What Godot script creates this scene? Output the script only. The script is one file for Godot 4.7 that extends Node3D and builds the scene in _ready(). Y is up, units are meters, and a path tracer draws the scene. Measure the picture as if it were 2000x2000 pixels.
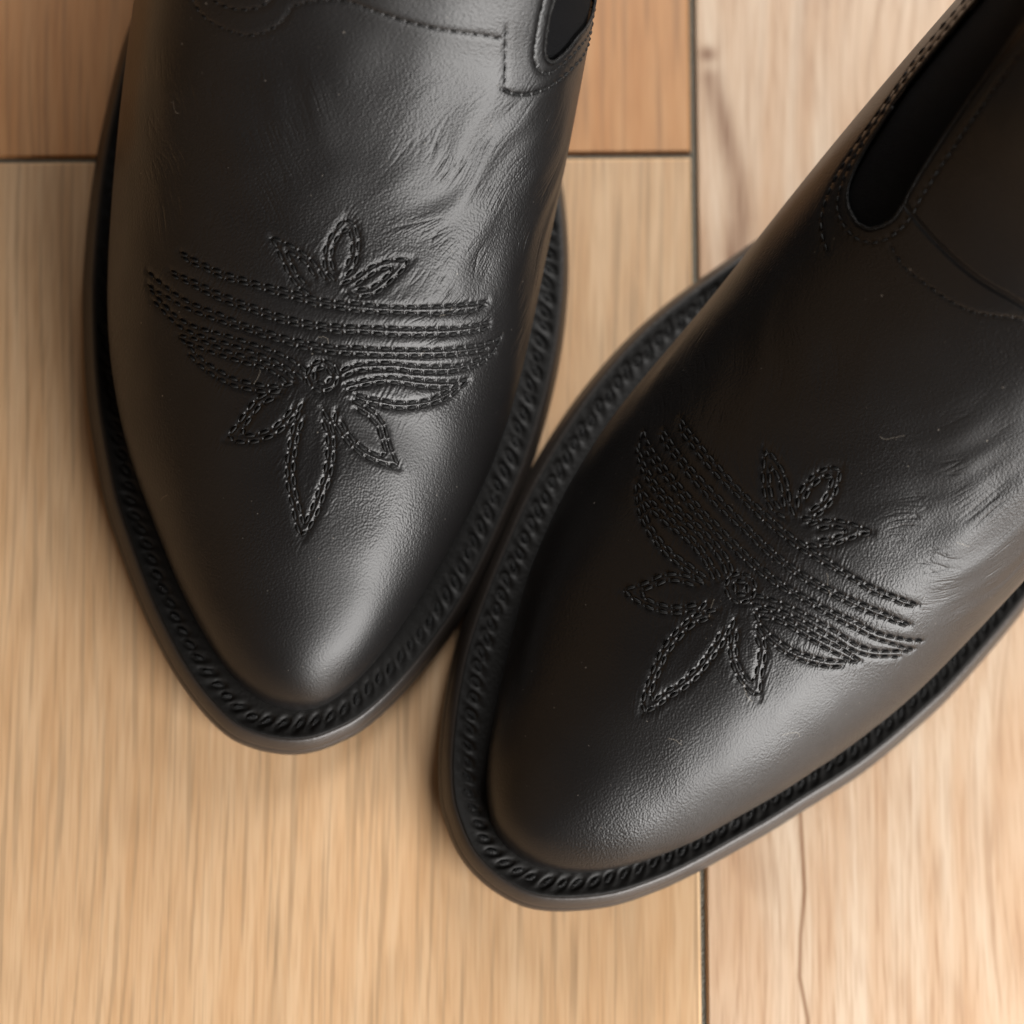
extends Node3D
# A close-up of a pair of black stitched leather boots on wood planks. Millimetres along a boot: m towards its inner side, y up, s from the toe tip to the heel.

const ROWS := [ # r, base s, base y, top s, top y, half width, middle m, widest angle of each cross-section of the upper
	0.0, 8.4, 11.0, 8.4, 11.0, 0.0, -1.2, 103,
	1.0, 9.4, 11.0, 9.3, 17.2, 5.2, -1.6, 103,
	2.0, 12.4, 11.0, 12.2, 22.4, 10.4, -2.0, 103,
	3.0, 17.4, 11.0, 17.0, 27.0, 15.4, -2.3, 103,
	4.0, 24.4, 11.0, 23.8, 31.4, 20.4, -2.5, 103,
	5.0, 33.6, 11.0, 33.0, 36.0, 25.8, -2.7, 103,
	6.0, 44.6, 11.0, 44.0, 41.2, 31.3, -2.8, 103,
	7.0, 57.6, 11.0, 57.0, 46.8, 37.2, -3.0, 103,
	8.0, 72.6, 11.0, 72.0, 53.2, 42.1, -3.2, 103,
	9.0, 89.6, 11.0, 88.0, 60.8, 45.3, -3.3, 104,
	10.0, 109.0, 11.0, 105.0, 70.5, 47.0, -2.8, 106,
	11.0, 134.0, 12.0, 121.0, 82.0, 48.0, -1.8, 113,
	12.0, 168.0, 19.0, 135.0, 95.0, 48.0, -0.5, 124,
	13.0, 210.0, 34.0, 146.0, 109.0, 47.0, 0.9, 137,
	14.0, 255.0, 46.0, 154.0, 124.0, 45.8, 1.9, 150,
	15.0, 285.0, 72.0, 159.0, 141.0, 44.8, 2.3, 166,
	16.0, 288.0, 110.0, 161.0, 160.0, 44.6, 2.4, 180,
	17.0, 286.0, 150.0, 161.0, 182.0, 45.0, 2.4, 180,
	18.0, 286.0, 190.0, 160.0, 206.0, 45.6, 2.4, 180]
const SOLE := [ # the edge of the sole, m and s, from the heel's outer side round the toe to its inner side
	-10, 293, -24, 284, -30, 266, -32, 240, -35, 215, -41, 190, -47, 170, -51.5, 156, -54, 141, -55.3, 128, -55.6, 115, -55.2, 100, -54.2, 90, -52.8, 80, -51, 70.5,
	-48, 59, -45.2, 50, -41.4, 41, -37, 31.6, -32.8, 23.8, -27, 14.8, -20.6, 7.4, -14.4, 2.4, -8, 0.2, -1.6, -0.3, 4, 0.7, 9, 3, 14, 6.2, 19.3, 11.4, 24.5, 17.9,
	29.7, 25.6, 34.6, 34.2, 39.2, 45, 43.1, 56, 46.2, 65.5, 48.6, 75, 50.4, 84, 51.7, 93, 52.4, 102, 52.5, 111, 51.9, 120, 50.4, 130, 47, 145, 43, 160, 39, 178, 35, 200, 32, 225, 31, 250, 29, 272, 22, 287, 10, 293]
const PETAL := [
	[-0.8, 99.2, -1.9, 100.4, -3.2, 102.3, -5.5, 104.2, -8.4, 105.7, -10.5, 106.5, -13.7, 107.6, -12.3, 105.7, -11.1, 103.4, -9.7, 100.8, -8.7, 99.1, -7, 97.5, -3.9, 96.1],
	[1.4, 99.2, -0.2, 100.2, -1.4, 101.9, -1.8, 104.1, -1.8, 106.2, -0.8, 108.8, 0.6, 111.4, 1.9, 113, 3.6, 111.7, 4.9, 109.2, 5.4, 106.5, 5.4, 103.8, 4.8, 102.1, 3.3, 100.3],
	[2.4, 98.7, 5.5, 100.3, 7.6, 102.4, 9.9, 104, 12, 105, 14.8, 105.6, 17.7, 106.1, 16.3, 104, 14.8, 101.9, 13.2, 100, 11.7, 98.3, 9.2, 97, 6.2, 96.6, 3.8, 97.4],
	[-9.8, 76.1, -13.7, 75.4, -16.3, 74.4, -19, 72.7, -21.5, 70, -24.9, 67.4, -28.1, 65.2, -24.5, 64.9, -19.4, 64.8, -14.6, 65.7, -10.4, 67.3, -7.2, 69.9, -5, 72.1, -3.9, 74],
	[-4.6, 72.3, -6.1, 69.6, -7, 66.8, -7.5, 63.7, -8.1, 60.5, -7.9, 57.4, -7, 54.1, -5.2, 51.1, -4.2, 47.8, -1.5, 45, 1.1, 47.7, 3, 50.6, 4.4, 53.6, 5.4, 56.5, 6.5, 59.5, 6.4, 62.6, 6.3, 65.5, 5.3, 68.5, 3.2, 71.2, 1.4, 72.8],
	[8.9, 75.3, 10.9, 75, 14.1, 74.1, 17.4, 73, 20.7, 70.7, 22.5, 68, 25, 65.5, 28.5, 62.8, 23.3, 63, 17.5, 63.6, 12.5, 65, 9.2, 66.9, 6.3, 68.6, 4.9, 70.9, 5.3, 72.8],
]
const ROW := [
	[-37.3, 104.6, -33.7, 103.2, -27.3, 100.6, -21.8, 99, -15.4, 97.5, -11.6, 97.1, -5.3, 95.8, 1, 95.2, 7.4, 95.3, 14.1, 95.5, 21.2, 96.4, 27.9, 97.6, 35.1, 99.2, 39.6, 100.4, 42.3, 101.3],
	[-36.7, 103.8, -35, 102.4, -30.9, 101.2, -25.3, 98.7, -19.3, 97.7, -12.8, 95.9, -7.1, 94.9, -2.6, 94.1, 3.7, 93.8, 7.7, 93.7, 14.4, 94.3, 21.6, 95, 28.5, 96.1, 35.8, 97.8, 40.3, 99.1, 42, 100.6],
	[-41.2, 100.9, -38.2, 99.9, -32.1, 97.8, -24.8, 95.1, -18, 93.1, -10.1, 91.2, -2.3, 90.3, 4.2, 90.3, 8.3, 90.6, 15.2, 91.2, 22.6, 92, 29.7, 93.1, 35.8, 94.3, 41.9, 96.2, 45.9, 97.3],
	[-40.6, 100.2, -36.8, 98.5, -32.9, 96.9, -25.6, 94, -18.8, 92.2, -11.5, 90.2, -3.6, 89.3, 4.4, 88.9, 8.5, 89.4, 15.6, 89.7, 23, 90.5, 30.2, 91.7, 36.4, 93.2, 41.3, 94.4, 45.8, 96.3],
	[-49.5, 101.4, -45.7, 99.1, -39.9, 95.9, -33.9, 93.3, -27.5, 91.6, -22.2, 89.7, -17, 88.5, -10.2, 87, -5, 86.3, 2.2, 85.8, 9.1, 86.3, 16.4, 86.8, 24, 87.7, 31.5, 88.8, 39.2, 90.6, 44.4, 92, 49.3, 93.6, 52.9, 95.4],
	[-49.9, 98.8, -49.2, 98, -43.7, 95.8, -37.2, 92.9, -32.2, 91.4, -27.3, 89.9, -22.3, 88.6, -17.1, 87.4, -10.1, 85.9, -5, 85, 2.4, 84.5, 9.4, 84.8, 16.7, 85.4, 24.5, 86.4, 32.1, 87.6, 38.6, 89, 43.7, 90.3, 47.8, 91.7],
	[-49.7, 97.7, -46.8, 96, -44.1, 93.8, -40.3, 91.2, -34.7, 88.8, -28, 87.5, -22.5, 86.2, -17.2, 85, -11.9, 83.7, -8.3, 82.5, -5, 81, -3.1, 80],
	[-48.5, 95.1, -45.4, 93, -41.6, 90.2, -36.4, 87.7, -29.5, 86.1, -23.7, 84.8, -18.1, 83.6, -13.3, 82.2, -9.7, 80.9, -6.3, 79.4, -4.3, 78.4],
	[5.1, 80.8, 7.2, 82, 9.8, 82.9, 15.9, 83.8, 20.3, 84.3, 24, 84.4, 30.9, 85, 34.6, 85.7, 39.8, 86.7, 45.4, 88.9, 50.9, 91.4, 53, 95.3],
	[6, 79.7, 8, 80.8, 10.8, 81.7, 16, 82.4, 20.7, 83, 25.8, 83.1, 34.3, 84.3, 38.5, 85.2, 45.1, 87.4, 48, 89, 52.1, 91.6],
]
const LEAF := [
	[-40.6, 87.3, -35.1, 86.4, -30.2, 85.1, -26.6, 84, -22.9, 83.1, -19.2, 82.4, -15.5, 81.6, -11.9, 80.8, -9, 79.7, -6.8, 78.3],
	[-38.5, 85.9, -34.5, 84.7, -30.5, 83.5, -26.2, 82.5, -21.9, 81.5, -17.6, 80.8, -13.6, 79.9, -10.5, 78.5, -8.7, 77.4],
	[-40.3, 87, -36.7, 84.5, -34.2, 82.3, -31, 80.8, -27.3, 79, -22.6, 77.6, -18.7, 77, -13.7, 76.6, -9.9, 76.8, -6.7, 77.7],
	[-38, 83.5, -35.4, 81.3, -32.2, 79.5, -28.3, 77.8, -23.4, 76.3, -18.7, 75.6, -13.7, 75.3, -10.2, 75.6],
	[6.6, 78.2, 9.2, 78.9, 12.2, 79.8, 15.9, 80.8, 19.2, 81.2, 23.6, 81.5, 27.9, 81.7, 32.3, 82.1, 37.2, 82.7, 41.1, 83.5, 44.7, 84.5],
	[7.4, 77, 10.1, 78, 14.3, 79.2, 17.8, 79.9, 21.7, 80.3, 27, 80.3, 31.1, 80.6, 35.3, 81, 39.1, 81.8],
	[9.7, 76.6, 11.7, 76.5, 14.5, 76.2, 18.6, 76.2, 23.9, 76.2, 28.1, 77, 32.2, 77.8, 36, 79.6, 39.4, 81.4, 41.8, 83],
	[9.6, 75.5, 12, 75.2, 14.8, 74.9, 18.3, 74.9, 22.5, 74.9, 26.4, 75.4, 30.8, 76.4, 35, 77.7, 38.7, 79.2, 41.3, 81.2, 44.5, 84.2],
]
const RING := [
	[3.3, 79.7, 3.2, 78.9, 2.5, 78.1, 1.5, 77.7, 0.3, 77.6, -0.8, 77.9, -1.6, 78.5, -2, 79.3, -1.8, 80.2, -1.1, 81, -0.1, 81.4, 1, 81.5, 2.1, 81.2, 2.9, 80.6],
	[5.2, 79.9, 5, 78.4, 3.9, 77.1, 2.1, 76.3, 0, 76.1, -1.9, 76.7, -3.3, 77.8, -3.9, 79.2, -3.6, 80.7, -2.4, 82, -0.7, 82.8, 1.3, 82.9, 3.1, 82.4, 4.5, 81.4],
]

const UV_W := 2048.0 / 6.0 # millimetres that the relief map spans across and along an upper
const UV_H := 1656.0 / 6.0
const PX := 6.0

var leather: Array[StandardMaterial3D] = []
var thread_black: StandardMaterial3D
var welt_black: StandardMaterial3D
var sole_black: StandardMaterial3D
var cord_black: StandardMaterial3D
var gore_cloth: StandardMaterial3D


func _ready() -> void:
	var camera := Camera3D.new()
	camera.name = "camera"
	add_child(camera)
	var lens := CameraAttributesPhysical.new()
	lens.frustum_focal_length = 73.92
	lens.frustum_focus_distance = 0.652
	lens.exposure_aperture = 5.6
	lens.frustum_near = 0.05
	lens.frustum_far = 20.0
	camera.attributes = lens
	camera.fov = 18.444
	camera.near = 0.05
	camera.far = 20.0
	camera.look_at_from_position(Vector3(-0.08, 0.680217, 0.144585), Vector3.ZERO, Vector3(0, 0, -1))
	camera.current = true
	var world := WorldEnvironment.new()
	world.name = "world"
	var env := Environment.new()
	env.background_mode = Environment.BG_COLOR
	env.background_color = Color(0.05, 0.047, 0.045).linear_to_srgb()
	env.tonemap_mode = Environment.TONE_MAPPER_LINEAR
	env.tonemap_exposure = 1.0
	env.sdfgi_enabled = true
	env.ssao_enabled = true
	env.ssil_enabled = true
	world.environment = env
	add_child(world)
	window_light("window_light", Vector3(0.70, 0.43, 0.85), Vector2(0.95, 0.58), Color(1.0, 0.99, 0.98), 4.2)
	window_light("far_window_light", Vector3(0.52, 0.82, -1.14), Vector2(1.05, 0.8), Color(1.0, 0.99, 0.98), 4.2)
	window_light("pale_wall_light", Vector3(-1.3, 0.7, 0.3), Vector2(2.2, 1.2), Color(1.0, 0.79, 0.56), 0.3)

	materials()
	lay_floor()
	make_boot(1, Vector3(-0.047655, 0, 0.05543), 4.0, "black leather boot on the left, its toe pointing straight down the frame")
	make_boot(-1, Vector3(-0.00939, 0, 0.07903), 41.5, "black leather boot on the right, turned aslant with its toe against the other's sole")


func window_light(called: String, at: Vector3, size: Vector2, tint: Color, energy: float) -> void:
	var l := AreaLight3D.new()
	l.name = called
	l.area_size = size
	l.light_color = tint
	l.light_energy = energy
	l.shadow_enabled = true
	l.set("area_range", 8.0)
	add_child(l)
	l.look_at_from_position(at, Vector3(0, 0.02, 0))


func noise(seed_: int, octaves := 1) -> FastNoiseLite:
	var n := FastNoiseLite.new()
	n.seed = seed_
	n.noise_type = FastNoiseLite.TYPE_SIMPLEX_SMOOTH
	n.frequency = 1.0
	n.fractal_type = FastNoiseLite.FRACTAL_FBM if octaves > 1 else FastNoiseLite.FRACTAL_NONE
	n.fractal_octaves = octaves
	return n


func grain_texture(seed_: int, freq: float, octaves: int) -> NoiseTexture2D:
	var t := NoiseTexture2D.new()
	t.width = 512
	t.height = 512
	t.seamless = true
	t.normalize = true
	var n := noise(seed_, octaves)
	n.frequency = freq
	t.noise = n
	return t


func plain(called: String, linear: Color, rough: float, bump := 0.0, per_metre := 40.0, freq := 0.06, seed_ := 5) -> StandardMaterial3D:
	var m := StandardMaterial3D.new()
	m.resource_name = called
	m.albedo_color = linear.linear_to_srgb()
	m.roughness = rough
	if bump > 0.0:
		m.uv1_triplanar = true
		m.uv1_scale = Vector3.ONE * per_metre
		m.heightmap_enabled = true
		m.heightmap_texture = grain_texture(seed_, freq, 3)
		m.heightmap_scale = bump
	return m


func materials() -> void:
	for k in 2:
		var m := plain("black leather", Color(0.0065, 0.006, 0.0058), 0.44)
		m.metallic_specular = 0.39
		var worn := grain_texture(31 + k, 0.012, 3)
		worn.color_ramp = Gradient.new()
		worn.color_ramp.set_color(0, Color(0.74, 0.74, 0.74))
		worn.color_ramp.set_color(1, Color(1, 1, 1))
		m.roughness_texture = worn
		leather.append(m)
	thread_black = plain("black thread", Color(0.005, 0.005, 0.005), 0.6)
	thread_black.metallic_specular = 0.3
	welt_black = plain("black welt leather", Color(0.008, 0.0075, 0.007), 0.55, 0.007, 30.0, 0.05, 11)
	welt_black.metallic_specular = 0.32
	sole_black = plain("black sole edge", Color(0.023, 0.018, 0.015), 0.4, 0.006, 25.0, 0.05, 12)
	cord_black = plain("black waxed cord", Color(0.006, 0.006, 0.006), 0.5, 0.03, 60.0, 0.08, 13)
	cord_black.metallic_specular = 0.3
	gore_cloth = plain("black elastic cloth", Color(0.0045, 0.0045, 0.005), 0.95, 0.08, 60.0, 0.12, 14)
	gore_cloth.metallic_specular = 0.2


# ---------------------------------------------------------------- small tools

class Shape: # gathers triangles and turns each to face along its normals
	var v := PackedVector3Array()
	var n := PackedVector3Array()
	var uv := PackedVector2Array()
	var ix := PackedInt32Array()

	func vert(p: Vector3, normal: Vector3, t := Vector2.ZERO) -> int:
		v.append(p)
		n.append(normal)
		uv.append(t)
		return v.size() - 1

	func tri(a: int, b: int, c: int) -> void:
		var g := (v[b] - v[a]).cross(v[c] - v[a])
		ix.append(a)
		if g.dot(n[a] + n[b] + n[c]) > 0.0:
			ix.append(c)
			ix.append(b)
		else:
			ix.append(b)
			ix.append(c)

	func quad(a: int, b: int, c: int, d: int) -> void:
		tri(a, b, c)
		tri(a, c, d)

	func tube(path: PackedVector3Array, ups: PackedVector3Array, radii: PackedFloat32Array, sides: int, flat := 1.0) -> void:
		var first := v.size()
		var count := path.size()
		for i in count:
			var t := (path[mini(i + 1, count - 1)] - path[maxi(i - 1, 0)]).normalized()
			var side := t.cross(ups[i]).normalized()
			var up := side.cross(t)
			for k in sides:
				var w := TAU * k / sides
				var d := side * cos(w) + up * sin(w) * flat
				vert(path[i] + d * radii[i], d.normalized())
		for i in count - 1:
			for k in sides:
				var a := first + i * sides + k
				var b := first + i * sides + (k + 1) % sides
				quad(a, b, b + sides, a + sides)

	func soften() -> void: # smooth normals from the faces themselves
		var sum := PackedVector3Array()
		sum.resize(v.size())
		for k in range(0, ix.size(), 3):
			var g := (v[ix[k + 2]] - v[ix[k]]).cross(v[ix[k + 1]] - v[ix[k]])
			for q in 3:
				sum[ix[k + q]] += g
		for k in v.size():
			if sum[k].length_squared() > 0.0:
				n[k] = sum[k].normalized()

	func mesh() -> ArrayMesh:
		var arrays := []
		arrays.resize(Mesh.ARRAY_MAX)
		arrays[Mesh.ARRAY_VERTEX] = v
		arrays[Mesh.ARRAY_NORMAL] = n
		arrays[Mesh.ARRAY_TEX_UV] = uv
		arrays[Mesh.ARRAY_INDEX] = ix
		var m := ArrayMesh.new()
		m.add_surface_from_arrays(Mesh.PRIMITIVE_TRIANGLES, arrays)
		return m


func part(called: String, m: Mesh, material: Material, parent: Node, where := Transform3D()) -> MeshInstance3D:
	var o := MeshInstance3D.new()
	o.name = called
	o.mesh = m
	o.material_override = material
	o.transform = where
	parent.add_child(o, true)
	return o


class Spline: # natural cubic spline
	var x := PackedFloat64Array()
	var y := PackedFloat64Array()
	var m := PackedFloat64Array()

	func _init(xs: PackedFloat64Array, ys: PackedFloat64Array) -> void:
		x = xs
		y = ys
		var count := x.size()
		m.resize(count)
		var c := PackedFloat64Array()
		c.resize(count)
		for i in range(1, count - 1):
			var h0 := x[i] - x[i - 1]
			var h1 := x[i + 1] - x[i]
			var b := 6.0 * ((y[i + 1] - y[i]) / h1 - (y[i] - y[i - 1]) / h0)
			var d := 2.0 * (h0 + h1) - h0 * c[i - 1]
			c[i] = h1 / d
			m[i] = (b - h0 * m[i - 1]) / d
		m[count - 1] = 0.0
		for i in range(count - 2, 0, -1):
			m[i] -= c[i] * m[i + 1]
		m[0] = 0.0

	func at(t: float) -> float:
		var i := clampi(x.bsearch(t) - 1, 0, x.size() - 2)
		var d := x[i + 1] - x[i]
		var u := t - x[i]
		var w := x[i + 1] - t
		return m[i] * w * w * w / (6.0 * d) + m[i + 1] * u * u * u / (6.0 * d) + (y[i] / d - m[i] * d / 6.0) * w + (y[i + 1] / d - m[i + 1] * d / 6.0) * u


class Form: # measures shared by all parts of a boot
	static func knots(x: float, table: Array) -> float:
		if x <= table[0]:
			return table[1]
		for k in range(2, table.size(), 2):
			if x <= table[k]:
				return lerpf(table[k - 1], table[k + 1], (x - table[k - 2]) / (table[k] - table[k - 2]))
		return table[-1]

	static func toe_spring(s: float) -> float:
		return 2.5 * maxf(0.0, 1.0 - s / 62.0) ** 2

	static func arch(s: float) -> float: # how high the sole stands over the floor behind the ball
		return knots(s, [130, 0, 140, 1.2, 155, 4.6, 168, 8, 190, 15.6, 210, 23, 230, 29.4, 245, 33, 262, 35, 300, 35])


# ---------------------------------------------------------------- the upper's surface

class Upper: # a surface addressed by a (millimetres round from its ridge, towards the inner side) and b (millimetres along the ridge from the toe)
	const NT := 350
	const NA := 281
	var side := 1.0
	var length := 0.0
	var pos := PackedVector3Array()
	var nrm := PackedVector3Array()
	var arc := PackedFloat32Array()

	func place(m: float, y: float, s: float) -> Vector3:
		if side < 0.0: # worn a little differently from its twin
			var d: float = Form.knots(s, [0, 2.6, 12, 3.6, 25, 3.3, 36, 2.4, 50, 0.4, 63, -1.2, 78, -2.0, 100, -2.4, 130, -2.6, 400, -2.6])
			m -= d * (clampf(0.6 - m / 50.0, 0.5, 1.0) if d > 0.0 else clampf(-m / 25.0, 0.0, 1.0))
			if m > 0.0:
				m *= 1.0 - 0.055 * smoothstep(85.0, 130.0, s)
			s -= 1.5 * clampf(1.0 - s / 60.0, 0.0, 1.0)
		return Vector3(side * m, y + Form.toe_spring(s), -s) / 1000.0

	func _init(which: float) -> void:
		side = which
		var columns: Array[Spline] = []
		var count := ROWS.size() / 8
		for k in range(1, 8):
			var xs := PackedFloat64Array()
			var ys := PackedFloat64Array()
			for i in count:
				xs.append(ROWS[i * 8])
				ys.append(ROWS[i * 8 + k])
			columns.append(Spline.new(xs, ys))
		var along := PackedFloat64Array([0.0])
		var fine := 3000
		for i in range(1, fine + 1):
			var r0 := 18.0 * (i - 1) / fine
			var r1 := 18.0 * i / fine
			along.append(along[i - 1] + Vector2(columns[2].at(r1) - columns[2].at(r0), columns[3].at(r1) - columns[3].at(r0)).length())
		length = along[fine]
		pos.resize(NT * NA)
		nrm.resize(NT * NA)
		arc.resize(NT * NA)
		for i in NT:
			var b := length * i / (NT - 1)
			var k := clampi(along.bsearch(b) - 1, 0, fine - 1)
			var r := 18.0 * (k + (b - along[k]) / maxf(along[k + 1] - along[k], 1e-9)) / fine
			var c := PackedFloat64Array()
			for q in 7:
				c.append(columns[q].at(r))
			var most := deg_to_rad(minf(c[6], 180.0))
			var boxy: float = Form.knots(r, [0, 0, 8, 0, 9, 0.08, 10, 0.2, 11, 0.34, 12, 0.38, 14, 0.36, 18, 0.25])
			for j in NA:
				var t := (2.0 * j / (NA - 1) - 1.0) * most
				var q := (cos(t) - cos(most)) / (1.0 - cos(most))
				pos[i * NA + j] = place(c[5] + c[4] * sin(t) * (1.0 + boxy * cos(t) ** 2), lerpf(c[1], c[3], q), lerpf(c[0], c[2], q))
			var sum := 0.0
			for j in range(1, NA):
				sum += pos[i * NA + j].distance_to(pos[i * NA + j - 1]) * 1000.0
				arc[i * NA + j] = sum
			var mid := arc[i * NA + NA / 2]
			for j in NA:
				arc[i * NA + j] -= mid
		for i in NT:
			for j in NA:
				var e := pos[i * NA + mini(j + 1, NA - 1)] - pos[i * NA + maxi(j - 1, 0)]
				var f := pos[mini(i + 1, NT - 1) * NA + j] - pos[maxi(i - 1, 0) * NA + j]
				nrm[i * NA + j] = (f.cross(e) * side).normalized() if i > 0 else Vector3(0, 0.1, 1).normalized()
		if nrm[120 * NA + NA / 2].y < 0.0:
			for i in NT * NA:
				nrm[i] = -nrm[i]
		for j in NA:
			nrm[j] = Vector3(0, 0.1, 1).normalized()
		for i in NT: # the lower edge turns in under the upper
			if pos[i * NA].y < 0.03 or i < 240:
				pos[i * NA].y -= 0.0026
				pos[i * NA + NA - 1].y -= 0.0026

	func row_at(i: int, a: float) -> float:
		var lo := 0
		var hi := NA - 1
		while hi - lo > 1:
			var mid := (lo + hi) / 2
			if arc[i * NA + mid] > a:
				hi = mid
			else:
				lo = mid
		var d := arc[i * NA + hi] - arc[i * NA + lo]
		return lo + clampf((a - arc[i * NA + lo]) / maxf(d, 1e-6), 0.0, 1.0)

	func arc_of(v: float, b: float) -> float: # v: per cent of the way round
		var i := clampf(b / length * (NT - 1), 0.0, NT - 1.001)
		var j := clampf((v / 100.0 + 1.0) / 2.0 * (NA - 1), 0.0, NA - 1.001)
		var i0 := int(i)
		var j0 := int(j)
		var lower := lerpf(arc[i0 * NA + j0], arc[i0 * NA + j0 + 1], j - j0)
		return lerpf(lower, lerpf(arc[(i0 + 1) * NA + j0], arc[(i0 + 1) * NA + j0 + 1], j - j0), i - i0)

	func sample(a: float, b: float, from: PackedVector3Array) -> Vector3:
		var i := clampf(b / length * (NT - 1), 0.0, NT - 1.001)
		var i0 := int(i)
		var out: Array[Vector3] = []
		for k in 2:
			var j := minf(row_at(i0 + k, a), NA - 1.001)
			var at := (i0 + k) * NA + int(j)
			out.append(from[at].lerp(from[at + 1], j - int(j)))
		return out[0].lerp(out[1], i - i0)

	func point(a: float, b: float) -> Vector3:
		return sample(a, b, pos)

	func normal(a: float, b: float) -> Vector3:
		return sample(a, b, nrm).normalized()


# ---------------------------------------------------------------- stitched lines

func smooth(pts: PackedVector2Array, closed := false, step := 0.35) -> PackedVector2Array: # a curve through the points that keeps sharp corners sharp
	var out := PackedVector2Array()
	var count := pts.size()
	for i in (count if closed else count - 1):
		var p1 := pts[i]
		var p2 := pts[(i + 1) % count]
		var p0 := pts[posmod(i - 1, count)] if closed else pts[maxi(i - 1, 0)]
		var p3 := pts[(i + 2) % count] if closed else pts[mini(i + 2, count - 1)]
		if absf((p1 - p0).angle_to(p2 - p1)) > 1.1:
			p0 = p1
		if absf((p2 - p1).angle_to(p3 - p2)) > 1.1:
			p3 = p2
		var bits := maxi(1, roundi(p1.distance_to(p2) / step))
		for k in bits:
			out.append(p1.cubic_interpolate(p2, p0, p3, float(k) / bits))
	out.append(pts[0] if closed else pts[-1])
	return out


func on_upper(up: Upper, flat: Array, shift := true) -> PackedVector2Array: # listed per cent round and millimetres along -> a, b
	var out := PackedVector2Array()
	for k in range(0, flat.size(), 2):
		var v: float = flat[k]
		var b: float = flat[k + 1]
		if not shift: # the seams over the instep, where the section is fuller
			v = signf(v) * Form.knots(absf(v), [0, 0, 55, 42.5, 66, 56.5, 76, 69, 100, 100])
		if shift and up.side < 0.0:
			v -= 0.4
			b += 0.6 + 0.04 * maxf(0.0, 100.0 - b)
		out.append(Vector2(up.arc_of(v, b), b))
	return out


func inset_lines(outline: PackedVector2Array, by: float) -> Array[PackedVector2Array]: # the second line of stitches inside a petal, open at the petal's foot
	var out: Array[PackedVector2Array] = []
	var foot_a := outline[0]
	var foot_b := outline[-1]
	for ring in Geometry2D.offset_polygon(outline, -by):
		var start := 0
		var best := 1e9
		for k in ring.size():
			var d := Geometry2D.get_closest_point_to_segment(ring[k], foot_a, foot_b).distance_to(ring[k])
			if d < best:
				best = d
				start = k
		var line := PackedVector2Array()
		for k in ring.size():
			var p: Vector2 = ring[(start + k) % ring.size()]
			if Geometry2D.get_closest_point_to_segment(p, foot_a, foot_b).distance_to(p) > by + 0.7:
				line.append(p)
		if line.size() > 8:
			out.append(line)
	return out


func even(line: PackedVector2Array, up: Upper, pitch: float) -> PackedVector2Array: # needle holes at even steps
	var total := 0.0
	for k in line.size() - 1:
		total += line[k].distance_to(line[k + 1])
	var count := maxi(1, roundi(total / pitch))
	var out := PackedVector2Array([line[0]])
	var run := 0.0
	var want := total / count
	for k in line.size() - 1:
		var d := line[k].distance_to(line[k + 1])
		while run + d >= want * out.size() - 1e-4 and out.size() <= count:
			out.append(line[k].lerp(line[k + 1], clampf((want * out.size() - run) / maxf(d, 1e-6), 0.0, 1.0)))
		run += d
	return out


func sew(up: Upper, line: PackedVector2Array, pitch: float, radius: float, rng: RandomNumberGenerator, shape: Shape) -> PackedVector2Array: # adds one thread loop between each two needle holes
	var holes := even(line, up, pitch)
	var dips: Array[float] = [-0.5, -0.14, 0.0, 0.03, 0.0, -0.14, -0.5]
	var fat: Array[float] = [0.62, 0.92, 1.0, 1.03, 1.0, 0.92, 0.62]
	for k in holes.size() - 1:
		var path := PackedVector3Array()
		var ups := PackedVector3Array()
		var radii := PackedFloat32Array()
		var sway := rng.randf_range(-0.09, 0.09)
		var high := rng.randf_range(-0.06, 0.06)
		var across := (holes[k + 1] - holes[k]).orthogonal().normalized()
		for q in 7:
			var f := 0.13 + 0.74 * q / 6.0
			var p := holes[k].lerp(holes[k + 1], f) + across * (sway * sin(f * PI) + rng.randf_range(-0.02, 0.02))
			var nn := up.normal(p.x, p.y)
			path.append(up.point(p.x, p.y) + nn * (dips[q] + high) / 1000.0)
			ups.append(nn)
			radii.append(fat[q] * radius / 1000.0)
		shape.tube(path, ups, radii, 7)
	return holes


# ---------------------------------------------------------------- the relief of the leather

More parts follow.
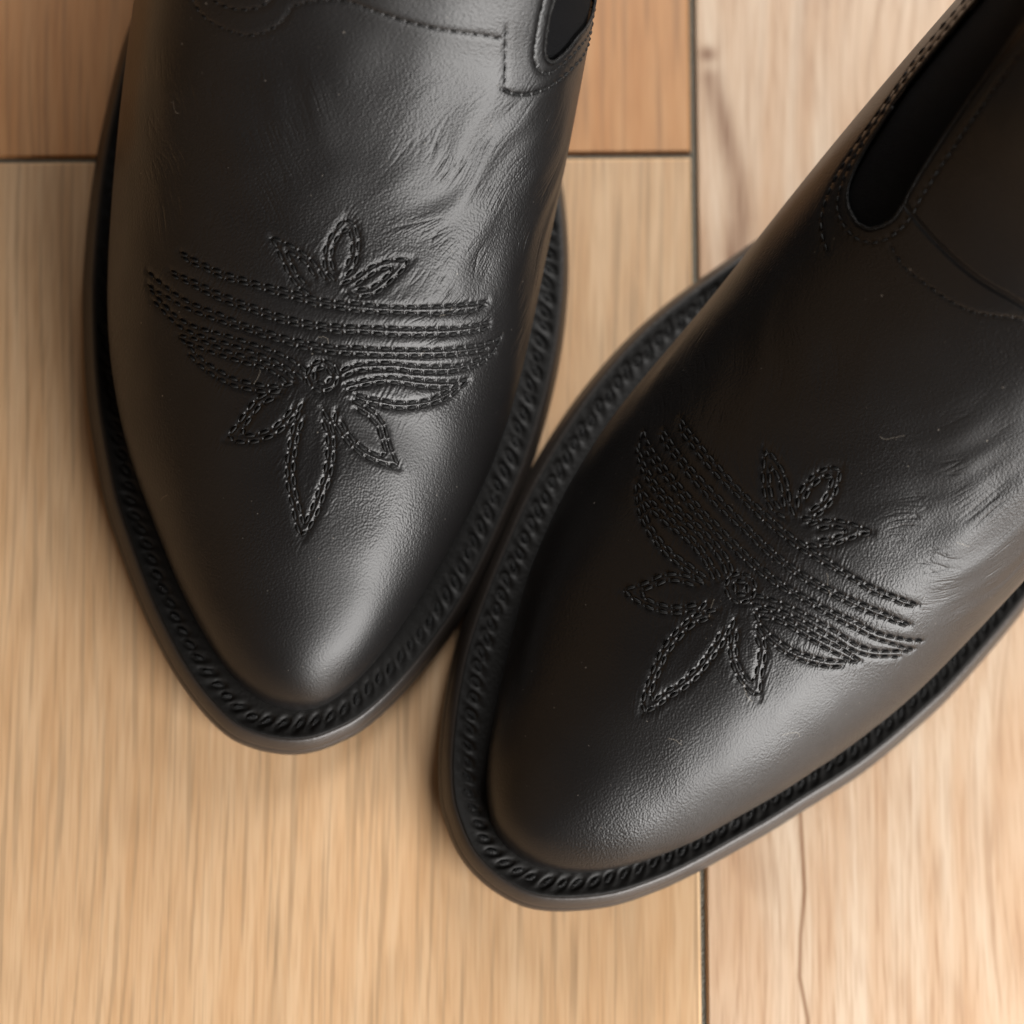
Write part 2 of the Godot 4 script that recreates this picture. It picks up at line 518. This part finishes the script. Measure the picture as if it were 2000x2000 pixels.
func relief(up: Upper, sewn: Array, seams: Array, seed_: int) -> ImageTexture: # heights in millimetres over (a, b)
	var w := int(UV_W * PX + 0.5)
	var hgt := int(UV_H * PX + 0.5)
	var h := PackedFloat32Array()
	h.resize(w * hgt)
	var groove := PackedFloat32Array()
	groove.resize(w * hgt)
	var nw := int(UV_W) + 2 # how near the stitches are, on a grid of whole millimetres
	var near := PackedFloat32Array()
	near.resize(nw * (int(UV_H) + 2))
	for item in sewn:
		var line: PackedVector2Array = item[0]
		var holes: PackedVector2Array = item[1]
		var depth: float = item[2]
		var last := Vector2(1e9, 0)
		for p in line:
			if p.distance_to(last) < 0.3:
				continue
			last = p
			press(groove, w, hgt, p, 0.8, depth * 0.7)
			var cx := int(p.x + UV_W / 2)
			var cy := int(p.y)
			for y in range(maxi(cy - 6, 0), mini(cy + 7, int(UV_H))):
				for x in range(maxi(cx - 6, 0), mini(cx + 7, nw - 1)):
					var f := exp(-((x - p.x - UV_W / 2) ** 2 + (y - p.y) ** 2) / 9.0) * minf(depth * depth * 9.0, 0.85)
					if f > near[y * nw + x]:
						near[y * nw + x] = f
		for k in holes.size() - 1:
			for q in 9:
				press(groove, w, hgt, holes[k].lerp(holes[k + 1], 0.16 + 0.68 * q / 8.0), 0.5, depth * 1.25)
	for item in seams:
		for p in item[0]:
			press(groove, w, hgt, p, item[1], item[2])
	var fine := noise(seed_)
	var soft := noise(seed_ + 1)
	var fold := noise(seed_ + 2)
	var fold2 := noise(seed_ + 3)
	var warp := noise(seed_ + 4)
	var pucker := noise(seed_ + 5)
	var patch := noise(seed_ + 6)
	var inner := 1.0 if up.side > 0.0 else 0.45
	var outer := 0.5 if up.side > 0.0 else 0.7
	var centres := [Vector2(-73, 187), Vector2(62, 178)]
	for y in hgt:
		var b := y / PX
		var i := mini(int(b / up.length * (Upper.NT - 1)), Upper.NT - 1)
		var x0 := clampi(int((up.arc[i * Upper.NA] + UV_W / 2) * PX) - 6, 0, w - 1)
		var x1 := clampi(int((up.arc[i * Upper.NA + Upper.NA - 1] + UV_W / 2) * PX) + 6, 0, w - 1)
		var row := int(b) * nw
		for x in range(x0, x1):
			var a := x / PX - UV_W / 2
			var wob := warp.get_noise_2d(a * 0.03, b * 0.03)
			var hh := (fine.get_noise_2d(a * 1.7, b * 1.7) + 0.35 * fine.get_noise_2d(a * 0.8 + 40.0, b * 0.8)) * 0.03 * (0.85 + 0.5 * wob) + soft.get_noise_2d(a * 0.055, b * 0.055) * 0.16
			for k in 2: # creases of the bend: across the inner side and down the outer side
				var m := 0.0
				if k == 0:
					m = smoothstep(82.0, 100.0, b) * (1.0 - smoothstep(126.0, 150.0, b)) * smoothstep(2.0, 22.0, a) * (1.0 - smoothstep(58.0, 76.0, a)) * inner
				else:
					m = smoothstep(100.0, 112.0, b) * (1.0 - smoothstep(134.0, 150.0, b)) * smoothstep(4.0, -16.0, a) * (1.0 - smoothstep(-46.0, -64.0, a)) * outer
				if m > 0.02:
					var da: float = a - centres[k].x
					var db: float = b - centres[k].y
					var rr := sqrt(da * da + db * db)
					var some := patch.get_noise_2d(a * 0.08 + 50.0 * k, b * 0.08)
					var fine_m := m * clampf(0.4 + 1.3 * some, 0.04, 1.3)
					var ang := atan2(db, da) * rr
					var q := rr + wob * 4.0
					var f1 := 1.0 - absf(fold.get_noise_2d(q * 0.3 + 90.0 * k + 0.2 * some, ang * 0.03))
					var f2 := 1.0 - absf(fold2.get_noise_2d(q * 0.85 + 90.0 * k, ang * 0.06))
					hh += m * 0.3 * fold2.get_noise_2d(q * 0.11 + 30.0, ang * 0.02) - fine_m * (0.12 * f1 ** 8 + 0.075 * f2 ** 5)
			var side := exp(-((a + 60.0) * (a + 60.0) + (b - 82.0) * (b - 82.0)) / 130.0)
			if side > 0.02:
				var f3 := 1.0 - absf(fold.get_noise_2d(b * 0.7 + wob * 3.0, a * 0.07 + 40.0))
				hh -= side * 0.16 * f3 * f3 * f3
			var fx := a + UV_W / 2
			var ix := int(fx)
			var tx := fx - ix
			var ty := b - int(b)
			var s := lerpf(lerpf(near[row + ix], near[row + ix + 1], tx), lerpf(near[row + nw + ix], near[row + nw + ix + 1], tx), ty)
			if s > 0.03:
				hh += s * 0.045 * pucker.get_noise_2d(a * 1.25 - b * 0.55, b * 0.3) * (0.6 + 1.2 * patch.get_noise_2d(a * 0.15, b * 0.15 + 70.0)) + s * 0.11
			h[y * w + x] = hh - groove[y * w + x]
	var im := Image.create_from_data(w, hgt, false, Image.FORMAT_RF, h.to_byte_array())
	return ImageTexture.create_from_image(im)


func dusted(black: Color, rng: RandomNumberGenerator) -> ImageTexture: # the leather's colour with specks of dust and a few lint fibres on it
	var im := Image.create(2048, 1656, false, Image.FORMAT_RGB8)
	im.fill(black)
	for k in 170:
		var a := rng.randf_range(-62.0, 62.0)
		var b := rng.randf_range(14.0, 160.0)
		var tone := rng.randf_range(0.18, 0.46)
		im.fill_rect(Rect2i(int((a + UV_W / 2) * PX), int(b * PX), rng.randi_range(1, 2), rng.randi_range(1, 2)), Color(tone, tone * 0.95, tone * 0.88))
	for k in 7:
		var p := Vector2((rng.randf_range(-40.0, 40.0) + UV_W / 2) * PX, rng.randf_range(40.0, 140.0) * PX)
		var way := rng.randf_range(0.0, TAU)
		for step in rng.randi_range(14, 34):
			im.set_pixel(int(p.x), int(p.y), Color(0.34, 0.32, 0.29))
			way += rng.randf_range(-0.25, 0.3)
			p += Vector2.from_angle(way)
	return ImageTexture.create_from_image(im)


func press(g: PackedFloat32Array, w: int, hgt: int, p: Vector2, wide: float, depth: float) -> void:
	var reach := wide * 2.1
	var cx := (p.x + UV_W / 2) * PX
	var cy := p.y * PX
	for y in range(maxi(int(cy - reach * PX), 0), mini(int(cy + reach * PX) + 2, hgt)):
		for x in range(maxi(int(cx - reach * PX), 0), mini(int(cx + reach * PX) + 2, w)):
			var d := ((x - cx) * (x - cx) + (y - cy) * (y - cy)) / (PX * PX * wide * wide)
			if d < 4.4:
				var f := depth * exp(-d)
				if f > g[y * w + x]:
					g[y * w + x] = f


# ---------------------------------------------------------------- a boot

func make_boot(which: int, toe: Vector3, heading: float, label: String) -> void:
	var boot := Node3D.new()
	boot.name = "leather_boot"
	add_child(boot, true)
	boot.position = toe
	boot.rotation_degrees.y = -heading
	boot.set_meta("label", label)
	boot.set_meta("category", "boot")
	boot.set_meta("group", "pair of black boots on the wood floor")
	var rng := RandomNumberGenerator.new()
	rng.seed = 40 + which
	var up := Upper.new(which)
	var sewn := []
	var seams := []

	# embroidery over the vamp
	for flat in PETAL:
		var outline := smooth(on_upper(up, flat))
		embroider(boot, up, "stitched_petal", outline, inset_lines(outline, 1.35), 3.0, rng, sewn)
	for flat in ROW:
		embroider(boot, up, "stitched_row", smooth(on_upper(up, flat)), [], 2.95, rng, sewn)
	for flat in LEAF:
		embroider(boot, up, "stitched_leaf", smooth(on_upper(up, flat)), [], 2.95, rng, sewn)
	for flat in RING:
		embroider(boot, up, "stitched_ring", smooth(on_upper(up, flat), true), [], 2.7, rng, sewn)

	# seams where the vamp meets the shaft, and the elastic gore on the inner side
	var gore: PackedVector2Array
	var inner_seam: Array
	var outer_seam: Array
	if which > 0:
		gore = on_upper(up, [37, 240, 37, 175, 37.4, 161, 38, 157, 39.2, 153.6, 40.6, 151.5, 42.4, 150.5, 44.6, 150.2, 47, 151, 50.5, 152.8, 55, 155.2, 60.5, 157.4, 66, 160, 69, 166, 70, 175, 70, 240], false)
		inner_seam = [33.8, 240, 33.8, 172, 34, 161, 35, 155.5, 36.4, 151.2, 38.6, 148.9, 41.8, 147.8, 46.2, 148.7, 51.9, 151.2, 57.9, 154.2, 65.4, 157.2, 71, 163, 73, 175, 73, 240]
		outer_seam = [31, 143.6, 35.3, 142.9, 39.9, 143.6, 44.8, 145, 48.3, 146.3, 52.2, 148, 56.9, 150.3, 61.5, 152.6, 68, 156, 74, 163, 76, 175, 76, 240]
	else:
		gore = on_upper(up, [26, 240, 25, 175, 24.4, 163, 24.9, 159, 27.8, 155.4, 30.6, 154.4, 33.4, 154.3, 38.2, 155.6, 41.4, 157.8, 43.4, 161, 44.6, 165, 45.2, 172, 45.8, 180, 46, 240], false)
		inner_seam = [22.6, 240, 21.8, 175, 21.4, 163, 22.2, 158, 26, 153.2, 30.5, 151.9, 34, 151.9, 39.6, 153.3, 43.4, 156, 45.8, 160, 47.2, 165, 48, 172, 48.6, 180, 49, 240]
		outer_seam = [36, 146, 40.7, 148.2, 44.2, 150.2, 46.6, 152.8, 48.8, 157.3, 49.9, 163.4, 50.4, 170.5, 51.2, 177, 52, 184, 52.5, 240]
	embroider(boot, up, "gore_stitching", smooth(on_upper(up, inner_seam, false)), [], 2.2, rng, sewn, 0.24, 0.2)
	embroider(boot, up, "gore_stitching", smooth(on_upper(up, outer_seam, false)), [], 2.6, rng, sewn, 0.3, 0.26)
	var scallop := [-38.5, 158, -38, 154.4, -35.4, 151.9, -31, 150.1, -27.2, 149.1, -23.6, 148.6, -20.3, 149.3, -17.6, 150.9, -15.8, 153, -14.6, 155.6, -10, 157.4, -5, 158, 0, 156.6, 5.6, 155.2, 12, 154.2, 16.8, 154, 21, 153.9, 26.3, 153.5]
	if which > 0:
		embroider(boot, up, "panel_stitching", smooth(on_upper(up, scallop, false)), [], 2.3, rng, sewn, 0.18, 0.16)
		embroider(boot, up, "panel_stitching", smooth(on_upper(up, [-33, 157, -32.5, 154.9, -29.3, 154, -26.3, 153.6, -22.9, 154, -19.7, 155.3, -18.6, 158], false)), [], 2.3, rng, sewn, 0.2, 0.2)
		embroider(boot, up, "panel_stitching", smooth(on_upper(up, [26.5, 156, 27.8, 152.1, 29.7, 148.2, 31.4, 144.2], false)), [], 2.3, rng, sewn, 0.18, 0.14)
	else:
		embroider(boot, up, "panel_stitching", smooth(on_upper(up, [-20, 163.5, -14, 163.4, -8.5, 162.4, -4.4, 159.6, 0, 156.6, 5.6, 154.8, 12, 154.1, 16.8, 153.9, 22, 155.4], false)), [], 2.3, rng, sewn, 0.15, 0.2)
	seams.append([smooth(on_upper(up, [24, 163.4, 15, 162.4, 4.4, 162.4, -6.6, 164.6, -20, 166, -40, 164, -60, 160], false), false, 0.2), 0.55, 0.7])
	seams.append([smooth(gore, true, 0.25), 0.5, 0.5])

	# the leather itself, open where the gore shows
	var lattice := PackedInt32Array()
	var na := Upper.NA
	var uvs := PackedVector2Array()
	uvs.resize(up.pos.size())
	for i in Upper.NT:
		var b := up.length * i / (Upper.NT - 1)
		for j in na:
			uvs[i * na + j] = Vector2(up.arc[i * na + j] / UV_W + 0.5, b / UV_H)
	var box := Rect2(gore[0], Vector2.ZERO)
	for p in gore:
		box = box.expand(p)
	var cloth := Shape.new()
	for i in Upper.NT - 1:
		var b := up.length * (i + 0.5) / (Upper.NT - 1)
		for j in na - 1:
			var k := i * na + j
			var a := (up.arc[k] + up.arc[k + 1]) / 2.0
			var mid := Vector2(a, b)
			if box.grow(2.0).has_point(mid):
				var inside := Geometry2D.is_point_in_polygon(mid, gore)
				if inside or edge_distance(mid, gore) < 1.8:
					var at: Array[int] = []
					for c: int in [k, k + 1, k + 1 + na, k + na]:
						at.append(cloth.vert(up.pos[c] - up.nrm[c] * 0.0011, up.nrm[c], uvs[c]))
					cloth.quad(at[0], at[1], at[2], at[3])
				if inside:
					continue
			lattice.append_array(PackedInt32Array([k, k + 1, k + 1 + na, k, k + 1 + na, k + na]))
	var probe := 120 * na + na / 2
	if (up.pos[probe + 1] - up.pos[probe]).cross(up.pos[probe + 1 + na] - up.pos[probe]).dot(up.nrm[probe]) > 0.0:
		for t in range(0, lattice.size(), 3):
			var keep := lattice[t + 1]
			lattice[t + 1] = lattice[t + 2]
			lattice[t + 2] = keep
	var arrays := []
	arrays.resize(Mesh.ARRAY_MAX)
	arrays[Mesh.ARRAY_VERTEX] = up.pos
	arrays[Mesh.ARRAY_NORMAL] = up.nrm
	arrays[Mesh.ARRAY_TEX_UV] = uvs
	arrays[Mesh.ARRAY_INDEX] = lattice
	var hide := ArrayMesh.new()
	hide.add_surface_from_arrays(Mesh.PRIMITIVE_TRIANGLES, arrays)
	var skin := leather[0 if which > 0 else 1]
	skin.heightmap_enabled = true
	skin.heightmap_scale = 0.1
	skin.heightmap_texture = relief(up, sewn, seams, 70 if which > 0 else 170)
	skin.albedo_texture = dusted(skin.albedo_color, rng)
	skin.albedo_color = Color.WHITE
	part("upper", hide, skin, boot)
	part("elastic_gore", cloth.mesh(), gore_cloth, boot)
	var rim := Shape.new()
	rim_along(rim, up, smooth(gore, false, 0.6), 0.36)
	part("gore_binding", rim.mesh(), cord_black, boot)
	rim = Shape.new()
	var collar := PackedVector2Array()
	for j in range(0, na, 4):
		collar.append(Vector2(up.arc[(Upper.NT - 1) * na + j], up.length))
	rim_along(rim, up, collar, 1.6)
	part("collar_binding", rim.mesh(), welt_black, boot)
	make_sole(boot, up, which, rng)


func edge_distance(p: Vector2, polygon: PackedVector2Array) -> float:
	var best := 1e9
	for k in polygon.size():
		best = minf(best, Geometry2D.get_closest_point_to_segment(p, polygon[k], polygon[(k + 1) % polygon.size()]).distance_to(p))
	return best


func rim_along(shape: Shape, up: Upper, line: PackedVector2Array, radius: float) -> void:
	var path := PackedVector3Array()
	var ups := PackedVector3Array()
	var radii := PackedFloat32Array()
	for p in line:
		path.append(up.point(p.x, p.y) - up.normal(p.x, p.y) * 0.0002)
		ups.append(up.normal(p.x, p.y))
		radii.append(radius / 1000.0)
	shape.tube(path, ups, radii, 8)


func embroider(boot: Node3D, up: Upper, called: String, line: PackedVector2Array, more: Array, pitch: float, rng: RandomNumberGenerator, sewn: Array, radius := 0.33, depth := 0.3) -> void:
	var shape := Shape.new()
	for one in [line] + more:
		sewn.append([one, sew(up, one, pitch, radius, rng, shape), depth])
	part(called, shape.mesh(), thread_black, boot)


# ---------------------------------------------------------------- welt, outsole, heel

func make_sole(boot: Node3D, up: Upper, which: int, rng: RandomNumberGenerator) -> void:
	var pts := PackedVector2Array()
	for k in range(0, SOLE.size(), 2):
		var m: float = SOLE[k]
		var s: float = SOLE[k + 1]
		if which < 0:
			var d: float = Form.knots(s, [0, 1.5, 12, 1.8, 25, 0.9, 40, -0.6, 54, -1.7, 75, -0.9, 100, -0.8, 140, -1.2, 300, -1.2])
			m -= d * clampf(0.3 - m / 40.0, 0.0, 1.0)
			s -= 0.8 * clampf(1.0 - s / 40.0, 0.0, 1.0)
		pts.append(Vector2(m, s))
	var rough := smooth(pts, true, 0.5)
	var edge := even(rough, up, 0.5)
	edge.remove_at(edge.size() - 1)
	var count := edge.size()
	var out := PackedVector2Array() # outward directions
	for k in count:
		var t := edge[(k + 5) % count] - edge[posmod(k - 5, count)]
		out.append(Vector2(t.y, -t.x).normalized())
	if Geometry2D.is_point_in_polygon(edge[count / 2] + out[count / 2] * 2.0, edge):
		for k in count:
			out[k] = -out[k]
	var outsole := [[-13.0, 8.4], [-2.9, 8.75], [-2.45, 9.0], [-1.95, 8.7], [-1.35, 7.7], [-0.85, 6.5], [-0.6, 5.6], [-0.78, 5.25], [-0.5, 4.9], [-0.2, 4.3], [0.0, 2.6], [-0.2, 1.5], [-0.9, 0.6], [-2.2, 0.3], [-13.0, 0.3]]
	var welt := [[-15.0, 9.35], [-8.8, 9.25], [-8.2, 9.2]]
	for k in 13:
		welt.append([-7.9 + 0.36 * k, 9.2])
	welt.append_array([[-3.15, 9.28], [-2.75, 9.22], [-2.55, 9.05], [-2.7, 8.8], [-15.0, 8.6]])
	part("outsole", ring(edge, out, outsole, which, true), sole_black, boot)
	var heel_line := PackedVector2Array()
	for k in count:
		if edge[k].y > 236.0:
			heel_line.append(edge[k] - out[k] * 1.5)
	var heel := Shape.new()
	var n := heel_line.size()
	for level in 2:
		for k in n:
			var d := Vector3.ZERO
			var t := heel_line[(k + 1) % n] - heel_line[posmod(k - 1, n)]
			d = Vector3(which * t.y, 0, t.x).normalized()
			if d.dot(Vector3(which * heel_line[k].x, 0, -(heel_line[k].y - 262.0))) < 0.0:
				d = -d
			var p := heel_line[k].lerp(Vector2(0, 262), 0.0 if level else 0.1)
			heel.vert(Vector3(which * p.x, (Form.arch(p.y) + 0.29) if level else 0.3, -p.y) / 1000.0, d)
	for k in n:
		heel.quad(k, (k + 1) % n, n + (k + 1) % n, n + k)
	var cap := Geometry2D.triangulate_polygon(heel_line)
	var base := heel.v.size()
	for k in n:
		heel.vert(heel.v[k], Vector3.DOWN)
	for k in range(0, cap.size(), 3):
		heel.tri(base + cap[k], base + cap[k + 1], base + cap[k + 2])
	part("heel", heel.mesh(), sole_black, boot)

	# cord stitches that hold the welt, each a fat loop in the groove
	var kinds: Array[ArrayMesh] = []
	for k in 4:
		var s := Shape.new()
		var path := PackedVector3Array()
		var ups := PackedVector3Array()
		var radii := PackedFloat32Array()
		for q in 7:
			var f := q / 6.0 * 2.0 - 1.0
			path.append(Vector3(rng.randf_range(-0.08, 0.08), 0.5 * (1.0 - f * f * f * f) - 0.75 - 0.5 * absf(f) ** 3, f * 2.0) / 1000.0)
			ups.append(Vector3.UP)
			radii.append((0.82 * sqrt(maxf(0.0, 1.0 - f * f * 0.86)) + rng.randf_range(-0.05, 0.05)) / 1000.0)
		s.tube(path, ups, radii, 10, 0.85)
		kinds.append(s.mesh())
	var run := PackedVector2Array()
	var ways := PackedVector2Array()
	for k in count:
		if edge[k].y < 158.0:
			run.append(edge[k] - out[k] * 5.65)
			ways.append(out[k])
	# the run may wrap round the list's end: start where the gap is
	var gap := 0
	for k in run.size():
		if run[k].distance_to(run[posmod(k - 1, run.size())]) > 10.0:
			gap = k
	var spots := PackedVector2Array()
	var slants := PackedVector2Array()
	var walked := 0.0
	var due := 0.0
	for k in run.size() - 1:
		var a := run[(gap + k) % run.size()]
		var b := run[(gap + k + 1) % run.size()]
		var d := a.distance_to(b)
		while walked + d >= due:
			var p := a.lerp(b, clampf((due - walked) / d, 0.0, 1.0)) + Vector2(rng.randf_range(-0.22, 0.22), rng.randf_range(-0.22, 0.22))
			var t := (b - a).normalized().rotated(which * rng.randf_range(0.55, 0.8))
			var z := Vector3(which * t.x, 0, -t.y)
			var slope := (Form.toe_spring(p.y + 1.0) + Form.arch(p.y + 1.0) - Form.toe_spring(p.y - 1.0) - Form.arch(p.y - 1.0)) / 2.0
			z = (z + Vector3(0, slope * t.y, 0)).normalized()
			var x := Vector3.UP.cross(z).normalized()
			var basis := Basis(x, z.cross(x), z).scaled_local(Vector3(rng.randf_range(0.9, 1.12), rng.randf_range(0.9, 1.15), rng.randf_range(0.92, 1.06)))
			spots.append(p)
			slants.append(t)
			part("welt_stitch", kinds[rng.randi() % 4], cord_black, boot, Transform3D(basis, Vector3(which * p.x, 8.55 + Form.toe_spring(p.y) + Form.arch(p.y), -p.y) / 1000.0))
			due += 3.42
		walked += d
	part("welt", ring(edge, out, welt, which, false, spots, slants), welt_black, boot)


func ring(edge: PackedVector2Array, out: PackedVector2Array, profile: Array, which: int, bottom: bool, spots := PackedVector2Array(), slants := PackedVector2Array()) -> ArrayMesh:
	var shape := Shape.new()
	var count := edge.size()
	var steps := profile.size()
	for k in count:
		for q in steps:
			var before: Array = profile[maxi(q - 1, 0)]
			var after: Array = profile[mini(q + 1, steps - 1)]
			var across := Vector2(after[0] - before[0], after[1] - before[1]).normalized().orthogonal()
			if across.dot(Vector2(profile[q][0] + 6.0, profile[q][1] - (2.6 if bottom else 8.8))) < 0.0 and profile[q][0] > -1.0:
				across = -across
			if profile[q][0] <= -1.0:
				across = across if (across.y > 0.0) == (profile[q][1] > (2.6 if bottom else 8.85)) else -across
			var p: Vector2 = edge[k] + out[k] * float(profile[q][0])
			var y: float = profile[q][1] + Form.toe_spring(p.y) + Form.arch(p.y)
			if profile[q][1] > 9.0 and profile[q][0] > -9.0: # the leather is pressed in round each stitch
				var deep := 0.0
				for z in spots.size():
					var away := p - spots[z]
					if absf(away.x) < 4.5 and absf(away.y) < 4.5:
						var u := away.dot(slants[z])
						var x := away.dot(slants[z].orthogonal())
						deep = maxf(deep, exp(-(u * u / 3.6 + x * x / 0.85)))
				y -= (1.0 + 0.35 * sin(p.x * 1.7 + p.y * 0.9)) * deep
			var nn := Vector3(which * out[k].x * across.x, across.y, -out[k].y * across.x).normalized()
			shape.vert(Vector3(which * p.x, y, -p.y) / 1000.0, nn)
	for k in count:
		var k1 := (k + 1) % count
		for q in steps - 1:
			shape.quad(k * steps + q, k1 * steps + q, k1 * steps + q + 1, k * steps + q + 1)
	if bottom:
		var last := PackedVector2Array()
		var first := shape.v.size()
		for k in count:
			var p: Vector2 = edge[k] - out[k] * 13.0
			last.append(p)
			shape.vert(shape.v[k * steps + steps - 1], Vector3.DOWN)
		var cap := Geometry2D.triangulate_polygon(last)
		for k in range(0, cap.size(), 3):
			shape.tri(first + cap[k], first + cap[k + 1], first + cap[k + 2])
	if spots.size():
		shape.soften()
	return shape.mesh()


# ---------------------------------------------------------------- the floor

func lay_floor() -> void:
	var ground := MeshInstance3D.new()
	ground.name = "floor"
	var slab := BoxMesh.new()
	slab.size = Vector3(2.4, 0.0222, 2.4)
	ground.mesh = slab
	ground.material_override = plain("grey grout", Color(0.15, 0.14, 0.11), 0.9, 0.05, 30.0, 0.08, 21)
	ground.position = Vector3(0, -0.0118, 0)
	ground.set_meta("kind", "structure")
	ground.set_meta("label", "wood plank floor with dark joints")
	add_child(ground)
	var woods: Array[StandardMaterial3D] = []
	for k in 4:
		woods.append(wood(k))
	var wide := 0.1985
	var long := 0.905
	for column in range(-4, 4):
		var x0 := 0.0419 + column * wide
		for row in range(-1, 2):
			var cut := -0.0845 # the joint that shows on the left
			var which := 2 if row == -1 else 0
			if column != -1:
				cut = [-0.38, -0.52, -0.23, -0.62][posmod(column, 4)]
				which = 1 if column == 0 and row == 0 else posmod(column * 2 + row, 4)
			plank(ground, woods[which], x0 + 0.00058, x0 + wide - 0.00058, cut + (row - 0.0) * long + 0.00058, cut + (row + 1.0) * long - 0.00058, -0.046 if column == -1 else 0.0)


func plank(floor_: Node3D, m: Material, x0: float, x1: float, z0: float, z1: float, skew: float) -> void:
	if z0 > 1.15 or z1 < -1.15:
		return
	z0 = maxf(z0, -1.15)
	z1 = minf(z1, 1.15)
	var s := Shape.new()
	var bevel := 0.0006
	var high := 0.0118
	var corners := [Vector2(x0, z0), Vector2(x1, z0), Vector2(x1, z1), Vector2(x0, z1)]
	var mids := [[0.0, 0.0095, 0.0], [0.0, high - 0.0004, 0.0], [bevel, high, 1.0]]
	for side in 4: # four chamfered edges
		var p: Vector2 = corners[side]
		var q: Vector2 = corners[(side + 1) % 4]
		var inward := (Vector2((x0 + x1) / 2, (z0 + z1) / 2) - (p + q) / 2).normalized()
		var along := (q - p).normalized()
		var ids: Array[int] = []
		for level: Array in mids:
			var n := Vector3(-inward.x, 0.0 if level[2] == 0.0 else 0.9, -inward.y).normalized()
			for e in 2:
				var c := (p if e == 0 else q) + inward * float(level[0]) + along * (float(level[0]) if e == 0 else -float(level[0]))
				ids.append(s.vert(Vector3(c.x, level[1], c.y + skew * (c.x - x1)), n, Vector2((c.x - x0) / (x1 - x0), (c.y - z0) / 0.905)))
		for level in 2:
			s.quad(ids[level * 2], ids[level * 2 + 1], ids[level * 2 + 3], ids[level * 2 + 2])
	var top: Array[int] = []
	for c: Vector2 in [Vector2(x0 + bevel, z0 + bevel), Vector2(x1 - bevel, z0 + bevel), Vector2(x1 - bevel, z1 - bevel), Vector2(x0 + bevel, z1 - bevel)]:
		top.append(s.vert(Vector3(c.x, high, c.y + skew * (c.x - x1)), Vector3.UP, Vector2((c.x - x0) / (x1 - x0), (c.y - z0) / 0.905)))
	s.quad(top[0], top[1], top[2], top[3])
	part("plank", s.mesh(), m, floor_)


func line_distance(p: Vector2, line: PackedVector2Array) -> float:
	var best := 1e9
	for k in line.size() - 1:
		best = minf(best, Geometry2D.get_closest_point_to_segment(p, line[k], line[k + 1]).distance_to(p))
	return best


func wood(kind: int) -> StandardMaterial3D:
	var w := 640
	var hgt := 1536
	var fibre := noise(300 + kind * 10, 3)
	var band := noise(301 + kind * 10, 2)
	var blot := noise(302 + kind * 10, 2)
	var vein := noise(304 + kind * 10)
	var bend := noise(303 + kind * 10)
	var pale: Color = [Color(0.79, 0.665, 0.525), Color(0.83, 0.745, 0.65), Color(0.75, 0.565, 0.385), Color(0.76, 0.63, 0.49)][kind]
	var tan: Color = [Color(0.735, 0.58, 0.42), Color(0.77, 0.635, 0.51), Color(0.70, 0.49, 0.30), Color(0.70, 0.545, 0.40)][kind]
	var dark: Color = [Color(0.575, 0.475, 0.36), Color(0.50, 0.365, 0.265), Color(0.55, 0.40, 0.265), Color(0.54, 0.44, 0.335)][kind]
	var data := PackedByteArray()
	data.resize(w * hgt * 3)
	var swirl := 1.0 if kind == 1 else 0.25
	var figure := PackedVector2Array([Vector2(3.5, 276), Vector2(6.5, 288), Vector2(9.3, 299), Vector2(10.4, 309), Vector2(8.6, 318), Vector2(8.4, 330)])
	var split := PackedVector2Array([Vector2(20.9, 425), Vector2(21.2, 440), Vector2(21.6, 452), Vector2(22.0, 462), Vector2(20.9, 472), Vector2(20.5, 481), Vector2(22.1, 490), Vector2(22.6, 510)])
	for y in hgt:
		var zz := y * 0.905 / hgt * 1000.0
		for x in w:
			var xx := x * 198.5 / w
			var off := bend.get_noise_2d(xx * 0.018, zz * 0.006) * 14.0 * swirl
			var f := fibre.get_noise_2d((xx + off * 0.4) * 0.6, zz * 0.025)
			var fine := bend.get_noise_2d(xx * 1.5, zz * 0.06)
			var g := band.get_noise_2d((xx + off) * (0.075 if kind == 1 else 0.13), zz * 0.01)
			var d := blot.get_noise_2d((xx + off) * 0.05, zz * 0.02)
			var e := vein.get_noise_2d((xx + off * 0.7) * 0.62, zz * 0.013)
			var c := tan.lerp(pale, clampf(0.5 + g * (0.7 if kind == 1 else 0.5) + (f * 0.34 + fine * 0.2) * (0.6 if kind == 1 else 1.0), 0.0, 1.0))
			var stain := clampf(-f * 0.35 - 0.06, 0.0, 0.18) + clampf(-fine * 0.3 - 0.08, 0.0, 0.12) + clampf(e * 1.4 - 0.42, 0.0, 0.42) * (0.4 if kind == 1 else 1.0) + clampf(d * 1.1 - 0.3, 0.0, 0.5) * 0.4
			if kind == 1 and xx < 40.0 and zz > 255.0 and zz < 500.0: # a knot, the dark figure below it and a hair crack
				var p := Vector2(xx, zz)
				stain += 0.95 * exp(-(p - Vector2(2.8, 270)).length_squared() / 3.2)
				stain += 0.85 * exp(-(line_distance(p, figure) / 2.6) ** 2) * (0.75 + 0.6 * f)
				var crack := line_distance(p, split)
				stain += 0.8 * exp(-(crack / 0.42) ** 2)
				c = c.lerp(pale, 0.7 * exp(-((xx - 16.0) / 2.6) ** 2) * smoothstep(440.0, 452.0, zz))
			c = c.lerp(dark, clampf(stain, 0.0, 1.0))
			var k := (y * w + x) * 3
			data[k] = int(clampf(c.r, 0.0, 1.0) * 255.0)
			data[k + 1] = int(clampf(c.g, 0.0, 1.0) * 255.0)
			data[k + 2] = int(clampf(c.b, 0.0, 1.0) * 255.0)
	var m := StandardMaterial3D.new()
	m.resource_name = "printed oak plank"
	m.albedo_texture = ImageTexture.create_from_image(Image.create_from_data(w, hgt, false, Image.FORMAT_RGB8, data))
	m.roughness = 0.46
	return m
